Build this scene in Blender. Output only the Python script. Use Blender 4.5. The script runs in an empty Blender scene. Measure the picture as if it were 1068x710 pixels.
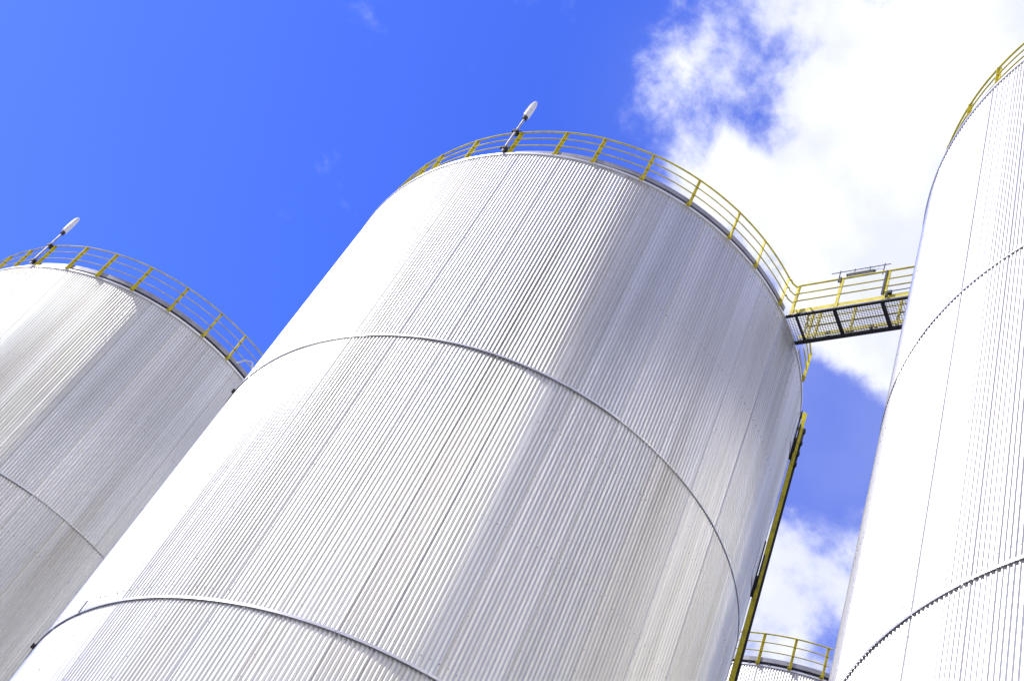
import bpy, math, random
from mathutils import Matrix, Vector
random.seed(7)
PI = math.pi
R = math.radians

# ------------------------------------------------------------------ camera
SC = 6.0            # metres: radius of a tank
EYE = 1.6
scene = bpy.context.scene
CAM_PITCH, CAM_ROLL = 0.846, 0.515
fwd = Vector((0, math.cos(CAM_PITCH), math.sin(CAM_PITCH)))
rgt = Vector((1, 0, 0)); upv = rgt.cross(fwd)
r2 = math.cos(CAM_ROLL) * rgt + math.sin(CAM_ROLL) * upv
u2 = -math.sin(CAM_ROLL) * rgt + math.cos(CAM_ROLL) * upv
cam_d = bpy.data.cameras.new('camera')
cam = bpy.data.objects.new('camera', cam_d)
scene.collection.objects.link(cam)
m = Matrix((r2, u2, -fwd)).transposed().to_4x4()
m.translation = (0, 0, EYE)
cam.matrix_world = m
cam_d.sensor_width = 36
cam_d.lens = 1467 / 1068 * 36
cam_d.clip_start = 0.1
cam_d.clip_end = 6000
scene.camera = cam

# ------------------------------------------------------------------ sky and sun
SUN_AZ = -179.0     # direction angle in the xy plane (degrees, 0 = +x, 90 = +y)
SUN_EL = 44.0
EXPOSURE = 0.6
SUN_STRENGTH = 2.25
SKY_STRENGTH = 0.122
CLOUD_WHITE = 1.0

world = bpy.data.worlds.new('World'); scene.world = world
world.use_nodes = True
nt = world.node_tree; N = nt.nodes; Lk = nt.links
for n in list(N): N.remove(n)


def nd(tree, t, **kw):
    n = tree.nodes.new(t)
    for k, v in kw.items():
        if k.startswith('i_'):
            n.inputs[int(k[2:])].default_value = v
        else:
            setattr(n, k, v)
    return n


def cam_dir(px, py):            # direction in the world of a place in the sky
    d = (px - 534) * r2 - (py - 355) * u2 + 1467 * fwd
    return d.normalized()


out = nd(nt, 'ShaderNodeOutputWorld')
bg = nd(nt, 'ShaderNodeBackground')
bg.inputs[1].default_value = SKY_STRENGTH
Lk.new(bg.outputs[0], out.inputs[0])
sky = nd(nt, 'ShaderNodeTexSky', sky_type='NISHITA', sun_disc=False)
sky.sun_elevation = R(SUN_EL)
sky.sun_rotation = R(90 - SUN_AZ)
sky.air_density = 1.0; sky.dust_density = 0.25; sky.ozone_density = 2.5
hs = nd(nt, 'ShaderNodeHueSaturation')
hs.inputs['Hue'].default_value = 0.512
hs.inputs['Saturation'].default_value = 1.28
hs.inputs['Value'].default_value = 1.45
Lk.new(sky.outputs[0], hs.inputs['Color'])
tint = nd(nt, 'ShaderNodeMix', data_type='RGBA', blend_type='MULTIPLY')
tint.inputs[0].default_value = 1.0; tint.inputs[7].default_value = (0.82, 0.72, 1.22, 1)
Lk.new(hs.outputs[0], tint.inputs[6])
tc = nd(nt, 'ShaderNodeTexCoord')
nrm = nd(nt, 'ShaderNodeVectorMath', operation='NORMALIZE')
Lk.new(tc.outputs['Generated'], nrm.inputs[0])


def math_n(tree, op, a, b=None, clamp=False):
    n = tree.nodes.new('ShaderNodeMath'); n.operation = op; n.use_clamp = clamp
    for i, s in enumerate((a, b)):
        if s is None: continue
        if isinstance(s, (int, float)): n.inputs[i].default_value = s
        else: tree.links.new(s, n.inputs[i])
    return n.outputs[0]


def blob(dirv, rad, soft, weight):      # a soft patch of cloud cover round one direction of the sky
    d = nd(nt, 'ShaderNodeVectorMath', operation='DISTANCE')
    Lk.new(nrm.outputs[0], d.inputs[0]); d.inputs[1].default_value = dirv
    mr = nd(nt, 'ShaderNodeMapRange', interpolation_type='SMOOTHSTEP')
    mr.inputs['From Min'].default_value = rad + soft
    mr.inputs['From Max'].default_value = rad - soft
    mr.inputs['To Min'].default_value = 0; mr.inputs['To Max'].default_value = weight
    Lk.new(d.outputs['Value'], mr.inputs['Value'])
    return mr.outputs[0]


cover = None
blobs = [(cam_dir(1015, 105), 0.14, 0.10, 0.85), (cam_dir(885, 215), 0.082, 0.06, 0.52),
         (cam_dir(760, 30), 0.06, 0.05, 0.26), (cam_dir(900, 10), 0.06, 0.05, 0.2), (cam_dir(695, 50), 0.06, 0.05, 0.15), (cam_dir(730, 175), 0.055, 0.04, 0.28),
         (cam_dir(818, 95), 0.045, 0.03, -0.36), (cam_dir(740, 120), 0.022, 0.02, -0.2),
         (cam_dir(835, 645), 0.075, 0.05, 0.62), (cam_dir(905, 385), 0.035, 0.035, 0.30),
         (cam_dir(845, 420), 0.05, 0.04, -0.25), (cam_dir(930, 300), 0.05, 0.04, 0.3), (cam_dir(1250, 350), 0.22, 0.06, 0.6),
         (cam_dir(370, 65), 0.03, 0.03, 0.10), (cam_dir(885, 500), 0.06, 0.04, -0.20), (cam_dir(470, 80), 0.05, 0.04, -0.25), (cam_dir(20, 50), 0.06, 0.04, -0.2), (cam_dir(268, 28), 0.03, 0.03, -0.25), (cam_dir(725, 85), 0.02, 0.025, -0.25),
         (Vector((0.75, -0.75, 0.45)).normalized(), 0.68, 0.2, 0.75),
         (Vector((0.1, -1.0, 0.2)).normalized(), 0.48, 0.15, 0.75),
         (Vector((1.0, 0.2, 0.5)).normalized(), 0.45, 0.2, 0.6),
         (Vector((-0.70, -0.75, 0.75)).normalized(), 0.62, 0.15, 0.7),  # unseen cloud behind on the left, added to keep reflections neutral
         (Vector((-1.0, 0.0, 0.40)).normalized(), 0.38, 0.12, 0.6)]  # unseen low cloud, added to take blue out of the reflections
for dv, a, b, c in blobs:
    o_ = blob(dv, a, b, c)
    cover = o_ if cover is None else math_n(nt, 'ADD', cover, o_)
nz = nd(nt, 'ShaderNodeTexNoise'); nz.inputs['Scale'].default_value = 12.0
nz.inputs['Detail'].default_value = 9; nz.inputs['Roughness'].default_value = 0.6
nz.inputs['Distortion'].default_value = 0.15
Lk.new(nrm.outputs[0], nz.inputs['Vector'])
nz2 = nd(nt, 'ShaderNodeTexNoise'); nz2.inputs['Scale'].default_value = 3.2
nz2.inputs['Detail'].default_value = 4
Lk.new(nrm.outputs[0], nz2.inputs['Vector'])
nsum = math_n(nt, 'MULTIPLY', math_n(nt, 'SUBTRACT', nz.outputs[0], 0.5), 2.2)
nsum = math_n(nt, 'ADD', nsum, math_n(nt, 'MULTIPLY', math_n(nt, 'SUBTRACT', nz2.outputs[0], 0.5), 0.3))
tot = math_n(nt, 'ADD', cover, nsum)
mr = nd(nt, 'ShaderNodeMapRange', interpolation_type='SMOOTHERSTEP')
mr.inputs['From Min'].default_value = 0.20; mr.inputs['From Max'].default_value = 0.88
Lk.new(tot, mr.inputs['Value'])
veil = math_n(nt, 'MAXIMUM', blob(cam_dir(880, 400), 0.16, 0.12, 0.16), blob(cam_dir(760, 110), 0.08, 0.06, 0.06))
mask = math_n(nt, 'ADD', mr.outputs[0], math_n(nt, 'MULTIPLY', veil, math_n(nt, 'SUBTRACT', 1.0, mr.outputs[0])))
# cloud body: bright with faint bluish hollows
nz3 = nd(nt, 'ShaderNodeTexNoise'); nz3.inputs['Scale'].default_value = 11
nz3.inputs['Detail'].default_value = 6
Lk.new(nrm.outputs[0], nz3.inputs['Vector'])
cr = nd(nt, 'ShaderNodeValToRGB')
cr.color_ramp.elements[0].position = 0.40; cr.color_ramp.elements[0].color = (4.7, 4.9, 6.1, 1)
cr.color_ramp.elements[1].position = 0.62; cr.color_ramp.elements[1].color = (6.2, 6.3, 6.5, 1)
Lk.new(nz3.outputs[0], cr.inputs[0])
# dark grey cloud colour out of view, added to deepen contrast in the metal
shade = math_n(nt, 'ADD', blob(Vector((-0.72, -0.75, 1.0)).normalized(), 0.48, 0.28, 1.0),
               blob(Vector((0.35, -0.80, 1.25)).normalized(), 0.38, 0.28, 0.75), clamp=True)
# unseen bright cloud added low behind the viewer, to brighten the metal's reflections
fill_cloud = blob(Vector((0.45, -1.0, 0.40)).normalized(), 0.50, 0.30, 0.85)
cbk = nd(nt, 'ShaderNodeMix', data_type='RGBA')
Lk.new(fill_cloud, cbk.inputs[0]); Lk.new(cr.outputs[0], cbk.inputs[6]); cbk.inputs[7].default_value = (8.6, 8.3, 8.2, 1)
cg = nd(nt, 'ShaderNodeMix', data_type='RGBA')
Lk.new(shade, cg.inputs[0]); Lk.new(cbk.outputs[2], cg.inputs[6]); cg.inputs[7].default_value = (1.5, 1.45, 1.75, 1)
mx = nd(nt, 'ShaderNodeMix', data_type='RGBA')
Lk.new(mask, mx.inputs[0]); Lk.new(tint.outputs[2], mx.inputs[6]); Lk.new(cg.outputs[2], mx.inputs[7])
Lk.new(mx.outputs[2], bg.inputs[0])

sd = bpy.data.lights.new('sun', 'SUN'); so = bpy.data.objects.new('sun', sd)
scene.collection.objects.link(so)
sd.energy = SUN_STRENGTH; sd.angle = R(0.53); sd.color = (1.0, 0.96, 0.89)
sv = Vector((math.cos(R(SUN_AZ)) * math.cos(R(SUN_EL)), math.sin(R(SUN_AZ)) * math.cos(R(SUN_EL)), math.sin(R(SUN_EL))))
so.rotation_euler = sv.to_track_quat('Z', 'Y').to_euler()
so.location = (0, 0, 60)

scene.view_settings.view_transform = 'Standard'
scene.view_settings.look = 'None'
scene.view_settings.exposure = EXPOSURE
scene.view_settings.gamma = 1
scene.view_settings.use_curve_mapping = False

# ------------------------------------------------------------------ materials


def new_mat(name):
    mt = bpy.data.materials.new(name); mt.use_nodes = True
    return mt, mt.node_tree, mt.node_tree.nodes['Principled BSDF']


def paint(name, col, rough=0.45, metal=0.0, worn=0.15, scale=6.0, bump=0.0, dirt=None):
    mt, t, p = new_mat(name)
    co = nd(t, 'ShaderNodeTexCoord')
    no = nd(t, 'ShaderNodeTexNoise'); no.inputs['Scale'].default_value = scale
    no.inputs['Detail'].default_value = 8; no.inputs['Roughness'].default_value = 0.65
    t.links.new(co.outputs['Object'], no.inputs['Vector'])
    rp = nd(t, 'ShaderNodeValToRGB')
    d = dirt or [c * (1 - worn * 2.2) for c in col]
    rp.color_ramp.elements[0].position = 0.34; rp.color_ramp.elements[0].color = (*d, 1)
    rp.color_ramp.elements[1].position = 0.58; rp.color_ramp.elements[1].color = (*col, 1)
    t.links.new(no.outputs[0], rp.inputs[0]); t.links.new(rp.outputs[0], p.inputs['Base Color'])
    rr = nd(t, 'ShaderNodeMapRange'); rr.inputs['To Min'].default_value = rough + 0.15
    rr.inputs['To Max'].default_value = rough - 0.08
    t.links.new(no.outputs[0], rr.inputs['Value']); t.links.new(rr.outputs[0], p.inputs['Roughness'])
    p.inputs['Metallic'].default_value = metal
    if bump:
        bp = nd(t, 'ShaderNodeBump'); bp.inputs['Strength'].default_value = bump
        bp.inputs['Distance'].default_value = 0.01
        t.links.new(no.outputs[0], bp.inputs['Height']); t.links.new(bp.outputs[0], p.inputs['Normal'])
    return mt


def cladding_mat():
    """weathered mill finish aluminium sheet; 'tone' and 'warm' are per-sheet mesh attributes"""
    mt, t, p = new_mat('aluminium_cladding')
    co = nd(t, 'ShaderNodeTexCoord')
    at = nd(t, 'ShaderNodeAttribute', attribute_name='tone')
    aw = nd(t, 'ShaderNodeAttribute', attribute_name='warm')
    # long streaks that run down the sheets
    mp = nd(t, 'ShaderNodeMapping'); mp.inputs['Scale'].default_value = (2.6, 2.6, 0.045)
    t.links.new(co.outputs['Object'], mp.inputs[0])
    st = nd(t, 'ShaderNodeTexNoise'); st.inputs['Scale'].default_value = 1.0
    st.inputs['Detail'].default_value = 7; st.inputs['Roughness'].default_value = 0.62
    t.links.new(mp.outputs[0], st.inputs['Vector'])
    mp2 = nd(t, 'ShaderNodeMapping'); mp2.inputs['Scale'].default_value = (0.35, 0.35, 0.10)
    t.links.new(co.outputs['Object'], mp2.inputs[0])
    bl = nd(t, 'ShaderNodeTexNoise'); bl.inputs['Scale'].default_value = 1.0
    bl.inputs['Detail'].default_value = 5
    t.links.new(mp2.outputs[0], bl.inputs['Vector'])
    sp = nd(t, 'ShaderNodeTexNoise'); sp.inputs['Scale'].default_value = 9.0
    sp.inputs['Detail'].default_value = 6; sp.inputs['Roughness'].default_value = 0.7
    t.links.new(co.outputs['Object'], sp.inputs['Vector'])
    v = math_n(t, 'MULTIPLY', math_n(t, 'SUBTRACT', st.outputs[0], 0.5), 0.42)
    v = math_n(t, 'ADD', v, math_n(t, 'MULTIPLY', math_n(t, 'SUBTRACT', bl.outputs[0], 0.5), 0.22))
    v = math_n(t, 'ADD', v, math_n(t, 'MULTIPLY', math_n(t, 'SUBTRACT', sp.outputs[0], 0.5), 0.08))
    v = math_n(t, 'ADD', v, at.outputs['Fac'])
    # brownish run-off stains below the joints, long and narrow
    mp3 = nd(t, 'ShaderNodeMapping'); mp3.inputs['Scale'].default_value = (1.5, 1.5, 0.06)
    mp3.inputs['Location'].default_value = (7.3, 2.1, 4.4)
    t.links.new(co.outputs['Object'], mp3.inputs[0])
    s3 = nd(t, 'ShaderNodeTexNoise'); s3.inputs['Scale'].default_value = 1.0
    s3.inputs['Detail'].default_value = 6; s3.inputs['Roughness'].default_value = 0.7
    t.links.new(mp3.outputs[0], s3.inputs['Vector'])
    sm = nd(t, 'ShaderNodeMapRange'); sm.inputs['From Min'].default_value = 0.50; sm.inputs['From Max'].default_value = 0.72
    sm.inputs['To Max'].default_value = 0.16
    t.links.new(s3.outputs[0], sm.inputs['Value'])
    v = math_n(t, 'SUBTRACT', v, sm.outputs[0])
    cb = nd(t, 'ShaderNodeCombineColor')
    w = math_n(t, 'ADD', aw.outputs['Fac'], math_n(t, 'MULTIPLY', sm.outputs[0], 0.12))
    t.links.new(math_n(t, 'ADD', v, w), cb.inputs[0]); t.links.new(v, cb.inputs[1])
    t.links.new(math_n(t, 'SUBTRACT', math_n(t, 'ADD', v, -0.036), w), cb.inputs[2])
    t.links.new(cb.outputs[0], p.inputs['Base Color'])
    p.inputs['Metallic'].default_value = 0.70
    rg = math_n(t, 'ADD', math_n(t, 'MULTIPLY', bl.outputs[0], 0.16), 0.25)
    rg = math_n(t, 'ADD', rg, math_n(t, 'MULTIPLY', sp.outputs[0], 0.06))
    t.links.new(rg, p.inputs['Roughness'])
    bp = nd(t, 'ShaderNodeBump'); bp.inputs['Strength'].default_value = 0.12
    bp.inputs['Distance'].default_value = 0.02
    hsum = math_n(t, 'ADD', st.outputs[0], math_n(t, 'MULTIPLY', sp.outputs[0], 0.08))
    t.links.new(hsum, bp.inputs['Height']); t.links.new(bp.outputs[0], p.inputs['Normal'])
    return mt


M_clad = cladding_mat()
M_flash = paint('flashing_aluminium', (0.82, 0.82, 0.83), 0.38, 0.6, 0.06, 2.0)
M_grey = paint('galvanised_steel', (0.36, 0.36, 0.39), 0.5, 0.4, 0.12, 3.0)
M_dark = paint('dark_steel', (0.022, 0.021, 0.024), 0.6, 0.0, 0.1, 4.0)
M_screw = paint('screw_washer', (0.16, 0.16, 0.17), 0.5, 0.3, 0.1)
M_yellow = paint('yellow_paint', (0.72, 0.62, 0.010), 0.55, 0.0, 0.12, 5.0, dirt=(0.46, 0.37, 0.02))
M_pale = paint('faded_yellow_paint', (0.60, 0.55, 0.20), 0.5, 0.0, 0.12, 5.0, dirt=(0.36, 0.31, 0.12))
M_white = paint('white_enamel', (0.74, 0.74, 0.74), 0.3, 0.0, 0.06, 8.0)
M_pole = paint('grey_pole', (0.40, 0.40, 0.44), 0.42, 0.6, 0.15, 6.0)
M_ground = paint('concrete_yard', (0.34, 0.33, 0.31), 0.85, 0.0, 0.14, 0.35, bump=0.3)
M_roof = paint('roof_sheet', (0.55, 0.55, 0.56), 0.5, 0.4, 0.1, 1.0)

# ------------------------------------------------------------------ mesh helpers
COL = scene.collection


class MB:
    def __init__(s): s.v = []; s.f = []; s.sm = []

    def add(s, vs, fs, smooth=False):
        o = len(s.v); s.v += [tuple(p) for p in vs]
        for f in fs: s.f.append(tuple(i + o for i in f)); s.sm.append(smooth)

    def box(s, c, ax, ay, az, hx, hy, hz):      # centre, three axes, half sizes
        c = Vector(c); vs = []
        for sx in (-1, 1):
            for sy in (-1, 1):
                for sz in (-1, 1):
                    vs.append(c + ax * hx * sx + ay * hy * sy + az * hz * sz)
        s.add(vs, [(0, 1, 3, 2), (4, 6, 7, 5), (0, 4, 5, 1), (2, 3, 7, 6), (0, 2, 6, 4), (1, 5, 7, 3)])

    def tube(s, pts, rad, n=8, closed=False, caps=True):
        pts = [Vector(p) for p in pts]; k = len(pts); rings = []
        rads = rad if isinstance(rad, (list, tuple)) else [rad] * k
        vs = []
        for i, p in enumerate(pts):
            if closed: t = pts[(i + 1) % k] - pts[i - 1]
            else: t = pts[min(i + 1, k - 1)] - pts[max(i - 1, 0)]
            t.normalize()
            a = Vector((0, 0, 1)) if abs(t.z) < 0.9 else Vector((1, 0, 0))
            x = t.cross(a).normalized(); y = t.cross(x)
            for j in range(n):
                an = 2 * PI * j / n
                vs.append(p + (x * math.cos(an) + y * math.sin(an)) * rads[i])
        fs = []
        for i in range(k if closed else k - 1):
            for j in range(n):
                a, b = i * n + j, i * n + (j + 1) % n
                c, d = ((i + 1) % k) * n + (j + 1) % n, ((i + 1) % k) * n + j
                fs.append((a, d, c, b))
        s.add(vs, fs, True)
        if not closed and caps:
            s.add(vs[:n], [tuple(range(n))]); s.add(vs[-n:], [tuple(reversed(range(n)))])

    def sweep(s, prof, angs, closed=False, smooth=True):    # (radius, z) profile swept round the tank axis
        k = len(prof); vs = []; fs = []
        for a in angs:
            for r_, z_ in prof: vs.append((r_ * math.cos(a), r_ * math.sin(a), z_))
        n = len(angs)
        for i in range(n if closed else n - 1):
            for j in range(k):
                i2 = (i + 1) % n; j2 = (j + 1) % k
                fs.append((i * k + j, i2 * k + j, i2 * k + j2, i * k + j2))
        if not closed:
            fs.append(tuple(range(k))); fs.append(tuple(reversed([(n - 1) * k + j for j in range(k)])))
        s.add(vs, fs, False)

    def build(s, name, mat, parent=None, smooth_all=None):
        me = bpy.data.meshes.new(name); me.from_pydata(s.v, [], s.f); me.update()
        me.polygons.foreach_set('use_smooth', [bool(x) if smooth_all is None else smooth_all for x in s.sm])
        me.materials.append(mat)
        o = bpy.data.objects.new(name, me); COL.objects.link(o)
        if parent: o.parent = parent
        return o


def empty(name, loc, rz=0, label=None, cat=None, group=None):
    o = bpy.data.objects.new(name, None); COL.objects.link(o)
    o.location = loc; o.rotation_euler = (0, 0, rz); o.empty_display_size = 0.3
    if label: o['label'] = label
    if cat: o['category'] = cat
    if group: o['group'] = group
    return o


X, Y, Zv = Vector((1, 0, 0)), Vector((0, 1, 0)), Vector((0, 0, 1))


def lin(a, b, n): return [a + (b - a) * i / (n - 1) for i in range(n)]


# ------------------------------------------------------------------ ground
g = MB(); g.add([(-3000, -3000, 0), (3000, -3000, 0), (3000, 3000, 0), (-3000, 3000, 0)], [(0, 1, 2, 3)])
go = g.build('ground', M_ground); go['kind'] = 'structure'

# ------------------------------------------------------------------ tanks
def zz(u): return u * SC + EYE       # photo units (tank radii above the eye) to metres above ground


Z_TOP = zz(4.419)
Z_RINGS = [zz(3.219), zz(2.048), zz(0.87)]
NR = 494
PITCH = 2 * PI / NR
AMP = 0.0102
RAD = SC

# seams: sheets are 13 ridges wide, one narrow closing sheet
seams = []
a = -79.8
while a < 200: seams.append(a); a += 9.474
seams = [s for s in seams if s < -104.8 + 360 - 4]
a = -89.3
while a > -101: seams.append(a); a -= 9.474
a = -104.8
while a > -160: seams.append(a); a -= 9.474
seams = sorted(((s + 180) % 360) - 180 for s in seams)
_c = [seams[0]]
for s in seams[1:]:
    if s - _c[-1] > 4.5: _c.append(s)
seams = _c


def make_cladding():
    """corrugated shell in three visible courses plus one below; lower courses tuck 12 mm under the one above"""
    rnd = random.Random(3)
    NS = 12
    tiers = [(0.0, Z_RINGS[2], -0.018), (Z_RINGS[2], Z_RINGS[1], -0.012), (Z_RINGS[1], Z_RINGS[0], -0.006), (Z_RINGS[0], Z_TOP, 0.0)]
    angs = [2 * PI * i / (NR * NS) - PI for i in range(NR * NS)]
    seam_idx = set()
    for s in seams:
        k = round((R(s) + PI) / PITCH)
        seam_idx.add(k % NR)
    base = []
    pan = 0; panels = []
    pid = 0
    for i, an in enumerate(angs):
        rid, ph = divmod(i, NS)
        if ph == 0 and rid in seam_idx: pid += 1
        c = math.cos(2 * PI * ph / NS)
        c = math.copysign(abs(c) ** 0.8, c)
        r_ = AMP * c
        if rid in seam_idx and 4 <= ph <= 8: r_ -= 0.012 * (1 - abs(ph - 6) / 3)
        base.append(r_); panels.append(pid)
    npan = pid + 1
    panels = [p % pid for p in panels]
    # every ridge is rolled a little differently
    ridge_gain = [1 + rnd.uniform(-0.12, 0.12) for _ in range(NR)]
    pan_gain = [1 + rnd.uniform(-0.18, 0.18) for _ in range(npan)]
    vs = []; fs = []; tone = []; warm = []
    n = len(angs)
    for ti, (z0, z1, dr) in enumerate(tiers):
        zs = lin(z0, z1 + (0.05 if ti < 3 else 0), 7)
        o = len(vs)
        tn = [0.71 + rnd.uniform(-0.07, 0.07) for _ in range(npan)]
        wn = [rnd.choice((0, 0, 0.002, 0.006, 0.014, -0.008)) for _ in range(npan)]
        wob = [[rnd.uniform(-0.006, 0.006) for _ in zs] for _ in range(npan)]
        for zi, z in enumerate(zs):
            for i, an in enumerate(angs):
                p = panels[i]
                rr = RAD + dr + base[i] * ridge_gain[i // NS] * pan_gain[p]
                vs.append((rr * math.cos(an), rr * math.sin(an), z))
        for zi in range(len(zs) - 1):
            for i in range(n):
                j = (i + 1) % n
                fs.append((o + zi * n + i, o + zi * n + j, o + (zi + 1) * n + j, o + (zi + 1) * n + i))
                tone.append(tn[panels[i]]); warm.append(wn[panels[i]])
    me = bpy.data.meshes.new('cladding'); me.from_pydata(vs, [], fs); me.update()
    me.polygons.foreach_set('use_smooth', [True] * len(fs))
    for nm, dat in (('tone', tone), ('warm', warm)):
        at = me.attributes.new(nm, 'FLOAT', 'FACE'); at.data.foreach_set('value', dat)
    me.materials.append(M_clad)
    return me


clad_mesh = make_cladding()


def make_screws():
    b = MB(); rnd = random.Random(5)

    def disc(an, z, rr=0.011):
        ca, sa = math.cos(an), math.sin(an)
        nrm_ = Vector((ca, sa, 0)); t = Vector((-sa, ca, 0))
        c = nrm_ * (RAD + AMP + 0.003 - (0.006 if z < Z_RINGS[0] else 0) - (0.006 if z < Z_RINGS[1] else 0) - (0.006 if z < Z_RINGS[2] else 0))
        n = 6; ring = [c + (t * math.cos(2 * PI * k / n) + Zv * math.sin(2 * PI * k / n)) * rr + Zv * z for k in range(n)]
        inn = [p - nrm_ * 0.02 for p in ring]
        b.add(ring + inn, [tuple(range(n))] + [(k, k + n, (k + 1) % n + n, (k + 1) % n) for k in range(n)])
    rows = [zz(4.36), zz(3.80), zz(3.02), zz(2.59), zz(2.09), zz(1.5), zz(1.0)]
    for z in rows:
        for k in range(0, NR, 2):
            if rnd.random() < 0.12: continue
            disc(k * PITCH - PI, z + rnd.uniform(-0.02, 0.02), 0.013 if rnd.random() < .25 else 0.010)
    for s in seams:
        k = round((R(s) + PI) / PITCH)
        z = zz(0.3)
        while z < Z_TOP - 0.1:
            if rnd.random() > 0.15: disc((k + 1) * PITCH - PI, z + rnd.uniform(-.03, .03), 0.008)
            z += 0.42
    for _ in range(420):
        disc(rnd.randrange(NR) * PITCH - PI, rnd.uniform(zz(0.5), Z_TOP), rnd.choice((0.008, 0.010)))
    return b


def ring_band(zc, a0, a1, proud, h, lip=0.0):
    b = MB(); n = max(8, int(abs(a1 - a0) / 0.75))
    r0 = RAD - 0.006; r1 = RAD + AMP + proud
    prof = [(r1 - 0.003, zc - h / 2), (r1, zc - h / 2), (r1, zc + h / 2 - 0.006), (r0, zc + h / 2 + 0.004), (r0, zc + h / 2 - 0.002), (r1 - 0.003, zc + h / 2 - 0.012)]
    b.sweep(prof, [R(x) for x in lin(a0, a1, n)])
    return b


def prof_r(table, an):
    """the toe board and railing are slightly out of round: radius (in tank radii) by direction"""
    an = ((an + 180) % 360) - 180
    t = sorted(table); t = [(t[-1][0] - 360, t[-1][1])] + t + [(t[0][0] + 360, t[0][1])]
    for (a0, r0), (a1, r1) in zip(t, t[1:]):
        if a0 <= an <= a1:
            k = (an - a0) / max(1e-6, a1 - a0); k = k * k * (3 - 2 * k)
            return RAD * (r0 + (r1 - r0) * k)
    return RAD * t[0][1]


def circle_pts(table, z, a0, a1, step=2.0, dr=0.0):
    n = max(2, int(round(abs(a1 - a0) / step)) + 1)
    out_ = []
    for x in lin(a0, a1, n):
        r_ = prof_r(table, x) + dr
        out_.append((r_ * math.cos(R(x)), r_ * math.sin(R(x)), z))
    return out_


def build_railing(root, post_angles, spans, table, pale=False):
    """top rail, two mid rails and the posts of the roof edge railing"""
    rail_mat = M_pale if pale else M_yellow
    anchor = MB()
    for sp in spans:
        anchor.tube(circle_pts(table, Z_TOP + 1.10, *sp), 0.022, 8)
    top = anchor.build('top_rail', rail_mat, root)
    for h in (0.45, 0.78):
        b = MB()
        for sp in spans: b.tube(circle_pts(table, Z_TOP + h, *sp), 0.016, 6)
        b.build('mid_rail', rail_mat, root)
    pm = None
    for an in post_angles:
        if pm is None:
            b = MB()
            b.box((0, 0, 0.55), X, Y, Zv, 0.036, 0.006, 0.555)
            b.box((-0.031, 0.037, 0.545), X, Y, Zv, 0.005, 0.030, 0.55)
            b.box((-0.06, 0, 0.012), X, Y, Zv, 0.06, 0.045, 0.007)
            b.box((-0.06, 0.012, 0.06), X, Y, Zv, 0.022, 0.006, 0.040)
            po = b.build('railing_post', M_yellow, root); pm = po.data
        else:
            po = bpy.data.objects.new('railing_post', pm); COL.objects.link(po); po.parent = root
        a = R(an); rl = prof_r(table, an)
        po.location = (rl * math.cos(a), rl * math.sin(a), Z_TOP)
        po.rotation_euler = (0, 0, a)
    return top


shared = {}


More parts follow.
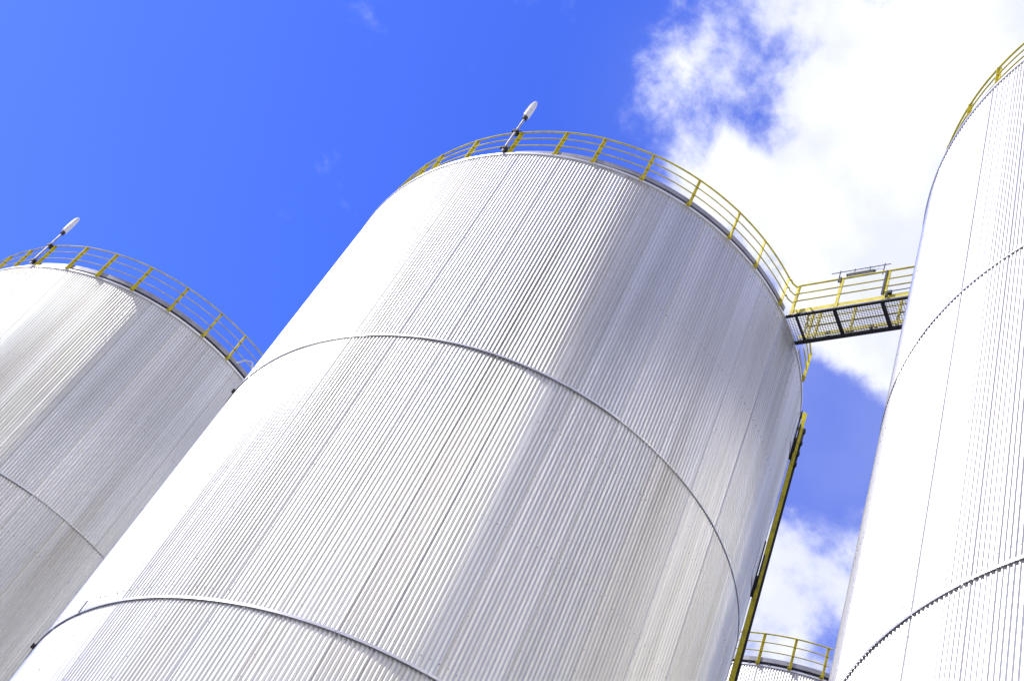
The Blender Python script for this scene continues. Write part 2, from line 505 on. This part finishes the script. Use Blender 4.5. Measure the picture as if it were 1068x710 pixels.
def make_tank(name, x, y, label, posts, spans, ring_sections, toe_spans, table, pale=False, rz_clad=0.0):
    root = empty(name, (x * SC, y * SC, 0), 0, label, 'storage tank', 'corrugated steel storage tanks')
    c = bpy.data.objects.new('cladding', clad_mesh); COL.objects.link(c); c.parent = root
    c.rotation_euler = (0, 0, rz_clad)
    if 'screws' not in shared:
        s = make_screws().build('screw_heads', M_screw, c); shared['screws'] = s.data
        s['kind'] = 'stuff'
        b = MB()
        n = 120; vs = [(0, 0, Z_TOP + 0.55)]
        for i in range(n):
            a_ = 2 * PI * i / n; vs.append(((RAD - 0.06) * math.cos(a_), (RAD - 0.06) * math.sin(a_), Z_TOP - 0.02))
        b.add(vs, [(0, i + 1, (i + 1) % n + 1) for i in range(n)], True)
        rf = b.build('roof', M_roof, root); shared['roof'] = rf.data
        b = MB()
        b.sweep([(RAD - 0.10, Z_TOP - 0.035), (RAD + 0.030, Z_TOP - 0.035), (RAD + 0.034, Z_TOP + 0.022), (RAD - 0.10, Z_TOP + 0.03)],
                [2 * PI * i / 360 for i in range(360)], True)
        rc = b.build('rim_cap', M_flash, root); shared['cap'] = rc.data
    else:
        s = bpy.data.objects.new('screw_heads', shared['screws']); COL.objects.link(s); s.parent = c; s['kind'] = 'stuff'
        for nm, key in (('roof', 'roof'), ('rim_cap', 'cap')):
            o = bpy.data.objects.new(nm, shared[key]); COL.objects.link(o); o.parent = root
    for z, secs in zip(Z_RINGS, ring_sections):
        b = MB()
        for a0, a1, proud, h in secs:
            q = a0; k = 0
            while q < a1 - 0.1:         # butt jointed lengths, every other one a hair prouder
                q2 = min(q + 14.2, a1)
                bb = ring_band(z, q, q2 - 0.10, proud + 0.003 * (k % 2), h); b.add(bb.v, bb.f); q = q2; k += 1
        b.build('flashing_ring', M_flash, root)
    # toe board above an open gap, carried by small brackets
    toe = MB(); gap_shade = MB()  # second one is a dark ring, painting in shade inside the gap
    for a0, a1 in toe_spans:
        aa = lin(a0, a1, max(8, int((a1 - a0) / 1.5)))
        for tgt, z0, z1, d0, d1 in ((toe, 0.105, 0.255, -0.052, -0.044), (toe, 0.097, 0.105, -0.10, -0.040), (gap_shade, 0.031, 0.096, -0.13, -0.085)):
            vs = []; fs = []
            for q in aa:
                rq = prof_r(table, q)
                for r_, z_ in ((rq + d0, z0), (rq + d1, z0), (rq + d1, z1), (rq + d0, z1)):
                    vs.append((r_ * math.cos(R(q)), r_ * math.sin(R(q)), Z_TOP + z_))
            for i in range(len(aa) - 1):
                for j in range(4):
                    fs.append((i * 4 + j, i * 4 + 4 + j, i * 4 + 4 + (j + 1) % 4, i * 4 + (j + 1) % 4))
            fs.append((0, 1, 2, 3)); k4 = len(vs) - 4; fs.append((k4 + 3, k4 + 2, k4 + 1, k4))
            tgt.add(vs, fs)
    toe.build('toe_board', M_grey, root); gap_shade.build('gap_shade_ring', M_dark, root)
    bm_ = None
    for a0, a1 in toe_spans:
        q = a0 + 1
        while q < a1:
            aq = ((q + 180) % 360) - 180
            if -180 <= aq < -30:
                if bm_ is None:
                    b = MB(); b.box((-0.10, 0, 0.048), X, Y, Zv, 0.045, 0.035, 0.022)
                    bo = b.build('toe_board_bracket', M_dark, root); bm_ = bo.data
                else:
                    bo = bpy.data.objects.new('toe_board_bracket', bm_); COL.objects.link(bo); bo.parent = root
                rq = prof_r(table, q)
                bo.location = (rq * math.cos(R(q)), rq * math.sin(R(q)), Z_TOP); bo.rotation_euler = (0, 0, R(q))
            q += 5.2
    build_railing(root, posts, spans, table, pale)
    return root


def thick(a0, a1, rest=True):
    """a flashing ring: thick section from a0 to a1, thin closer strip round the rest"""
    s = [(a0, a1, 0.014, 0.056)]
    if rest: s.append((a1 + 0.2, a0 + 360 - 0.2, 0.004, 0.030))
    return s


T_C = [(-165, .985), (-150, .987), (-127, .996), (-107, 1.007), (-90, 1.013), (-60, 1.012), (0, 1.005), (120, 1.0)]
T_L = [(-165, .99), (-135, .990), (-126, 1.000), (-112, 1.009), (-95, 1.013), (-75, 1.013), (-40, 1.015), (90, 1.0)]
T_R = [(-165, .990), (-175, .988), (165, .984), (120, .995), (-90, 1.0), (0, 1.0)]
T_B = [(-124, 1.018), (-107, 1.018), (-60, 1.015), (60, 1.0), (160, 1.0)]
C0 = (0.232, 3.903); L0 = (-1.543, 5.801); R0 = (1.957, 2.035); B0 = (2.30, 5.75)
BR = -47.3          # direction of the walkway from the centre tank to the right tank

posts_c = [-154.0, -148.8, -138.3, -127.0, -116.2, -107.5, -96.3, -85.0, -73.7, -65.0, -54.5, -33.5, 6, 16.5, 27, 37.5, 48, 58.5, 69, 79.5, 90, 100.5, 111, 121, 140] + [151, 162, 173, 184, 195.5]
tank_c = make_tank('corrugated_tank', *C0, 'large central corrugated tank, its yellow railed rim showing as one full arc',
                   posts_c, [(-39.5, -33), (6, 128), (140, 360 - 53.6)],
                   [thick(-190, -79.6), thick(-190, -60), thick(-190, -60)], [(-41, -33), (6, 128), (139, 360 - 52)], T_C)
posts_l = [-135.0, -126.0, -115.3, -106.2, -95.8, -84.8, -73.7, -65.0, -56.5] + [-38 + 10.6 * k for k in range(0, 25)]
tank_l = make_tank('corrugated_tank', *L0, 'leftmost corrugated tank with purplish grey upper right side, partly hidden behind the central tank',
                   posts_l, [(-38, 360 - 56.5)],
                   [thick(-190, -79), thick(-190, -60), thick(-190, -60)], [(-39, 360 - 55)], T_L, pale=True)
posts_r = [-174.3, 176.3, 166.2, 156, 146, -164, -153.5, -143, -132.5, -122] + [-111.5 + 10.5 * k for k in range(23)]
tank_r = make_tank('corrugated_tank', *R0, 'brilliant white corrugated tank cut off by the right edge of the photo',
                   posts_r, [(138.5, 487.5)],
                   [[(-180, 180, 0.003, 0.040)], [(-180, 180, 0.006, 0.055)], thick(-230, 60)], [(138, 488)], T_R)
posts_b = [-144, -134, -123.9, -115.5, -107.0] + [-78 + 10.6 * k for k in range(0, 26)]
tank_b = make_tank('corrugated_tank', *B0, 'far tank showing only its railed rim low down between ladder and right tank',
                   posts_b, [(-78, 360 - 105.5)], [thick(-190, -20), thick(-190, -20), thick(-190, -20)], [(-79, 360 - 105)], T_B)
# white bent pipe and hoop on the left tank's rim
b = MB()
rr = RAD * 1.02


def pt(r_, an, z): return (r_ * math.cos(R(an)), r_ * math.sin(R(an)), z)


b.tube([pt(rr, -62.2, Z_TOP + 0.10), pt(rr * 1.02, -61.2, Z_TOP + 0.30), pt(rr * 1.045, -59.8, Z_TOP + 0.32), pt(rr * 1.05, -58.4, Z_TOP + 0.05), pt(rr * 1.04, -58.0, Z_TOP - 0.25)], 0.030, 8)
b.build('bent_pipe', M_white, tank_l)
# small clamp on the lower flashing rings of the centre tank
for an, z in ((-152.5, Z_RINGS[1]), (-169.0, Z_RINGS[1] - 0.02), (-167.5, Z_RINGS[0])):
    b = MB(); a_ = R(an); n_ = Vector((math.cos(a_), math.sin(a_), 0)); t_ = Vector((-n_.y, n_.x, 0))
    if an == -152.5:
        b.box(n_ * (RAD + 0.03) + Zv * (z + 0.11), n_, t_, Zv, 0.012, 0.012, 0.13)
    else:
        b.box(n_ * (RAD + 0.035) + Zv * z, n_, t_, Zv, 0.035, 0.035, 0.035)
    b.build('ring_clamp', M_dark if an != -152.5 else M_grey, tank_c)

# ------------------------------------------------------------------ lamps on the rims


def make_lamp(label, cx, cy, an, lr):
    a_ = R(an); n_ = Vector((math.cos(a_), math.sin(a_), 0)); t_ = Vector((-n_.y, n_.x, 0))
    rr_ = RAD * lr
    root = empty('lamp_post', (cx * SC + rr_ * n_.x, cy * SC + rr_ * n_.y, Z_TOP + 0.02), a_, label, 'lamp', 'lamps on the tank rims')
    b = MB()
    b.tube([(0, 0, 0.0), (0, 0, 1.66)], 0.028, 10)
    b.build('pole', M_pole, root)
    # clamps to the railing and the rim
    for z in (0.16, 0.98):
        b = MB()
        b.box((-0.03, 0.0, z), X, Y, Zv, 0.075, 0.055, 0.045)
        b.box((-0.01, -0.06, z + 0.05), X, Y, Zv, 0.03, 0.05, 0.03)
        b.tube([(-0.02, -0.12, z + .03), (-0.02, 0.12, z + .03)], 0.016, 6)
        b.build('clamp', M_dark, root)
    b = MB()
    b.tube([(0, 0, 1.58), (0, 0, 1.62), (0, 0, 1.70), (0, 0, 1.71)], [0.05, 0.062, 0.062, 0.04], 14)
    b.build('collar', M_dark, root)
    # capsule shaped housing, slimmer towards its rounded tip
    b = MB()
    prof = [(1.685, 0.050), (1.70, 0.074), (1.74, 0.082), (1.95, 0.084), (2.15, 0.080), (2.33, 0.071), (2.42, 0.058), (2.475, 0.038), (2.50, 0.012)]
    b.tube([(0, 0, z) for z, r_ in prof], [r_ for z, r_ in prof], 20)
    h = b.build('lamp_head', M_white, root)
    b = MB()
    for z in (1.86, 2.08):
        b.tube([(0.04, -0.035, z), (0.062, -0.067, z)], 0.013, 8)
    b.build('screw', M_dark, h)
    b = MB()
    b.tube([(0.045, -0.058, 1.78), (0.047, -0.062, 2.0), (0.042, -0.058, 2.3)], 0.022, 8)
    b.build('lens_strip', M_grey, h)
    # cable down to the roof
    b = MB()
    b.tube([(-0.03, -0.02, 1.62), (-0.045, -0.03, 1.2), (-0.04, -0.045, 0.8), (-0.05, -0.03, 0.4), (-0.10, -0.05, 0.08), (-0.16, -0.22, 0.03)], 0.010, 6)
    b.build('cable', M_dark, root)
    return root


make_lamp('grey lamp pole with white capsule head clamped to the railing of the central tank', *C0, -127.8, 1.012)
make_lamp('grey lamp pole with white capsule head clamped to the railing of the leftmost tank', *L0, -126.9, 1.016)

# ------------------------------------------------------------------ walkway between centre and right tank
cvec = Vector((R0[0] - C0[0], R0[1] - C0[1], 0)); dist = cvec.length * SC; u = cvec.normalized()
wroot = empty('walkway_bridge', (C0[0] * SC, C0[1] * SC, Z_TOP), math.atan2(u.y, u.x),
              'yellow railed steel walkway with a see-through mesh deck joining the central and right tanks', 'walkway')
S0, S1 = RAD * 1.006, dist - RAD * 1.006          # along local x
HW = 0.0615 * SC                                  # half width; near side is local -y


def wbox(nm, mat, x0, x1, y0, y1, z0, z1, parent=wroot):
    b = MB(); b.box(((x0 + x1) / 2, (y0 + y1) / 2, (z0 + z1) / 2), X, Y, Zv, (x1 - x0) / 2, (y1 - y0) / 2, (z1 - z0) / 2)
    return b.build(nm, mat, parent)


# near beam: pale galvanised web with dark bottom flange; far beam coloured dark for its inner face in shade
wbox('side_beam', M_pole, S0, S1, -HW, -HW + 0.008, 0.035, 0.13)
wbox('beam_flange', M_dark, S0, S1, -HW - 0.045, -HW + 0.02, -0.012, 0.033)
b = MB()
b.box(((S0 + S1) / 2, HW - 0.004, 0.035), X, Y, Zv, (S1 - S0) / 2, 0.006, 0.085)
b.box(((S0 + S1) / 2, HW - 0.045, -0.058), X, Y, Zv, (S1 - S0) / 2, 0.048, 0.008)
b.build('side_beam', M_dark, wroot)
for s_, w_ in ((1.045, 0.014), (1.195, 0.035), (1.378, 0.035), (1.525, 0.035)):
    wbox('cross_member', M_dark, s_ * SC - w_, s_ * SC + w_, -HW + 0.022, HW - 0.012, -0.045, 0.045)
# grating
b = MB(); nx = int((S1 - S0) / 0.06)
for i in range(nx + 1):
    x = S0 + (S1 - S0) * i / nx
    b.box((x, 0, 0.062), X, Y, Zv, 0.0035, HW - 0.025, 0.008)
ny = 16
for j in range(ny + 1):
    y = -HW + 0.03 + (2 * HW - 0.06) * j / ny
    b.box(((S0 + S1) / 2, y, 0.082), X, Y, Zv, (S1 - S0) / 2, 0.003, 0.008)
b.build('deck_grating', paint('grating_steel', (0.13, 0.13, 0.15), 0.5, 0.3, 0.1, 3.0), wroot)
for sy in (-1, 1):
    yb = sy * (HW - 0.022)
    wbox('toe_board', M_yellow, S0 + 0.03, S1 - 0.03, yb - 0.004, yb + 0.004, 0.140, 0.300)
    yr = sy * (HW + 0.0)
    for nm, h, rad_ in (('top_rail', 1.29, 0.024), ('mid_rail', 0.95, 0.017), ('mid_rail', 0.64, 0.017)):
        b = MB()
        xr = lambda s: s
        # rails sweep from the tank railings round the corner onto the walkway
        rl = RAD * 1.016
        aend = math.radians(6.6)
        p0 = Vector((rl * math.cos(aend), sy * rl * math.sin(aend), {1.29: 1.10, 0.95: 0.78, 0.64: 0.45}[h]))
        pts = [p0, Vector((S0 + 0.02, sy * (HW + 0.22), p0.z)), Vector((S0 + 0.07, sy * (HW + 0.06), p0.z * .7 + h * .3)), Vector((S0 + 0.16, yr, h)), Vector((S0 + 0.30, yr, h))]
        q0 = Vector((dist - rl * math.cos(aend), sy * rl * math.sin(aend), pts[0].z))
        q1 = Vector((dist - pts[1].x, pts[1].y, q0.z))
        pts += [Vector((S1 - 0.30, yr, h)), Vector((S1 - 0.16, yr, h)), Vector((dist - pts[2].x, pts[2].y, pts[2].z)), q1, q0]
        b.tube(pts, rad_, 8)
        b.build(nm, M_yellow, wroot)
    for s_ in ((1.021, 1.195, 1.378, 1.495) if sy < 0 else (1.045, 1.075, 1.215, 1.395, 1.495)):
        b = MB(); x = s_ * SC
        b.box((x, yr, 0.69), X, Y, Zv, 0.036, 0.006, 0.61)
        b.box((x + 0.026, yr - sy * 0.02, 0.69), X, Y, Zv, 0.005, 0.020, 0.61)
        b.build('railing_post', M_yellow, wroot)
for s_, z0, z1 in ((1.188, 1.12, 1.33), (1.371, 0.30, 1.28)):        # dark strips that paint in the shaded side faces of two posts
    wbox('post_shade_strip', M_dark, s_ * SC - 0.03, s_ * SC + 0.016, -HW - 0.035, -HW - 0.008, z0, z1)
for s_ in (1.30, 1.317, 1.205, 1.225):
    wbox('clip', M_dark, s_ * SC - 0.03, s_ * SC + 0.03, HW - 0.02, HW + 0.01, 0.125, 0.20)
b = MB(); b.box((1.40 * SC, -HW - 0.04, 0.30), X, Y, Zv, 0.05, 0.03, 0.05); b.box((1.39 * SC, -HW - 0.04, 0.21), X, Y, Zv, 0.025, 0.025, 0.06)
b.tube([(1.37 * SC, -HW - .03, .36), (1.44 * SC, -HW - .03, .36), (S1, -HW - .03, .365)], 0.012, 6)
b.build('junction_box', M_dark, wroot)

# fluorescent fitting above the top rail
rot_z = math.atan2(u.y, u.x)
lp = Vector((C0[0] * SC, C0[1] * SC, 0)) + Matrix.Rotation(rot_z, 3, 'Z') @ Vector((1.26 * SC, -HW, 0)); lp.z = Z_TOP + 1.15
lroot = empty('strip_light', lp, rot_z, 'thin dark strip light on a bar above the yellow top rail of the walkway', 'light fitting')
b = MB(); b.tube([(-0.70, 0, 0.44), (0.70, 0, 0.44)], 0.011, 6)
b.build('bar', M_dark, lroot)
for x in (-0.49, 0.56):
    b = MB(); b.tube([(x, 0, 0.04), (x, 0, 0.50)], 0.012, 6); b.build('upright', M_dark, lroot)
for x in (-0.14, 0.22):
    b = MB(); b.tube([(x, 0, 0.31), (x, 0, 0.48)], 0.010, 6); b.build('hanger', M_dark, lroot)
b = MB(); b.box((0.02, 0, 0.265), X, Y, Zv, 0.34, 0.030, 0.022)
b.box((0.02, 0.0, 0.30), X, Y, Zv, 0.30, 0.022, 0.012)
b.build('housing', paint('olive_grey_housing', (0.10, 0.095, 0.06), 0.5), lroot)
b = MB(); b.tube([(-0.28, 0, 0.226), (0.32, 0, 0.226)], 0.016, 8); b.build('tube', M_pole, lroot)
b = MB(); b.tube([(0.36, 0, 0.27), (0.44, 0, 0.33), (0.52, 0, 0.29), (0.56, 0, 0.16)], 0.008, 6); b.build('cable', M_grey, lroot)

# ------------------------------------------------------------------ ladder on the far right flank of the centre tank
LA = -18.2
la = R(LA); ln = Vector((math.cos(la), math.sin(la), 0)); ltg = Vector((-ln.y, ln.x, 0))
lad = empty('tank_ladder', (C0[0] * SC + ln.x * RAD, C0[1] * SC + ln.y * RAD, 0), la,
            'yellow fixed ladder seen edge-on down the right flank of the central tank', 'ladder')
LT = zz(4.50)
for yy, mt_, off, hw_ in ((-0.24, M_yellow, 0.095, 0.052), (0.24, M_dark, 0.165, 0.04)):
    b = MB(); b.box((off, yy, (LT + 1) / 2), X, Y, Zv, hw_, 0.03, (LT - 1) / 2)
    b.build('stringer', mt_, lad)
b = MB(); z = 1.2
while z < LT - 0.1:
    b.tube([(0.095, -0.24, z), (0.135, 0.24, z)], 0.014, 6); z += 0.29
b.build('rung', M_yellow, lad)
for z in (LT - 0.10, LT - 0.55, LT - 0.95, LT - 1.35):
    b = MB(); b.box((0.03, -0.2, z), X, Y, Zv, 0.06, 0.035, 0.03); b.box((0.19, 0.15, z - 0.1), X, Y, Zv, 0.035, 0.03, 0.05)
    b.build('bracket', M_dark, lad)
b = MB(); b.tube([(0.03, -0.24, LT - 0.02), (0.06, -0.24, LT + 0.05), (0.10, -0.24, LT)], 0.022, 8); b.build('hook', M_yellow, lad)
for zt in (zz(4.37), zz(3.62)):
    fr = MB()
    for yy, xx in ((-0.95, 0.02), (-0.55, 0.075)):
        fr.box((xx - 0.01, yy, zt - 0.52), X, Y, Zv, 0.016, 0.022, 0.50)
    fr.box((0.03, -0.6, zt - 1.02), X, Y, Zv, 0.035, 0.30, 0.035)
    fr.build('wall_frame', M_dark, lad)
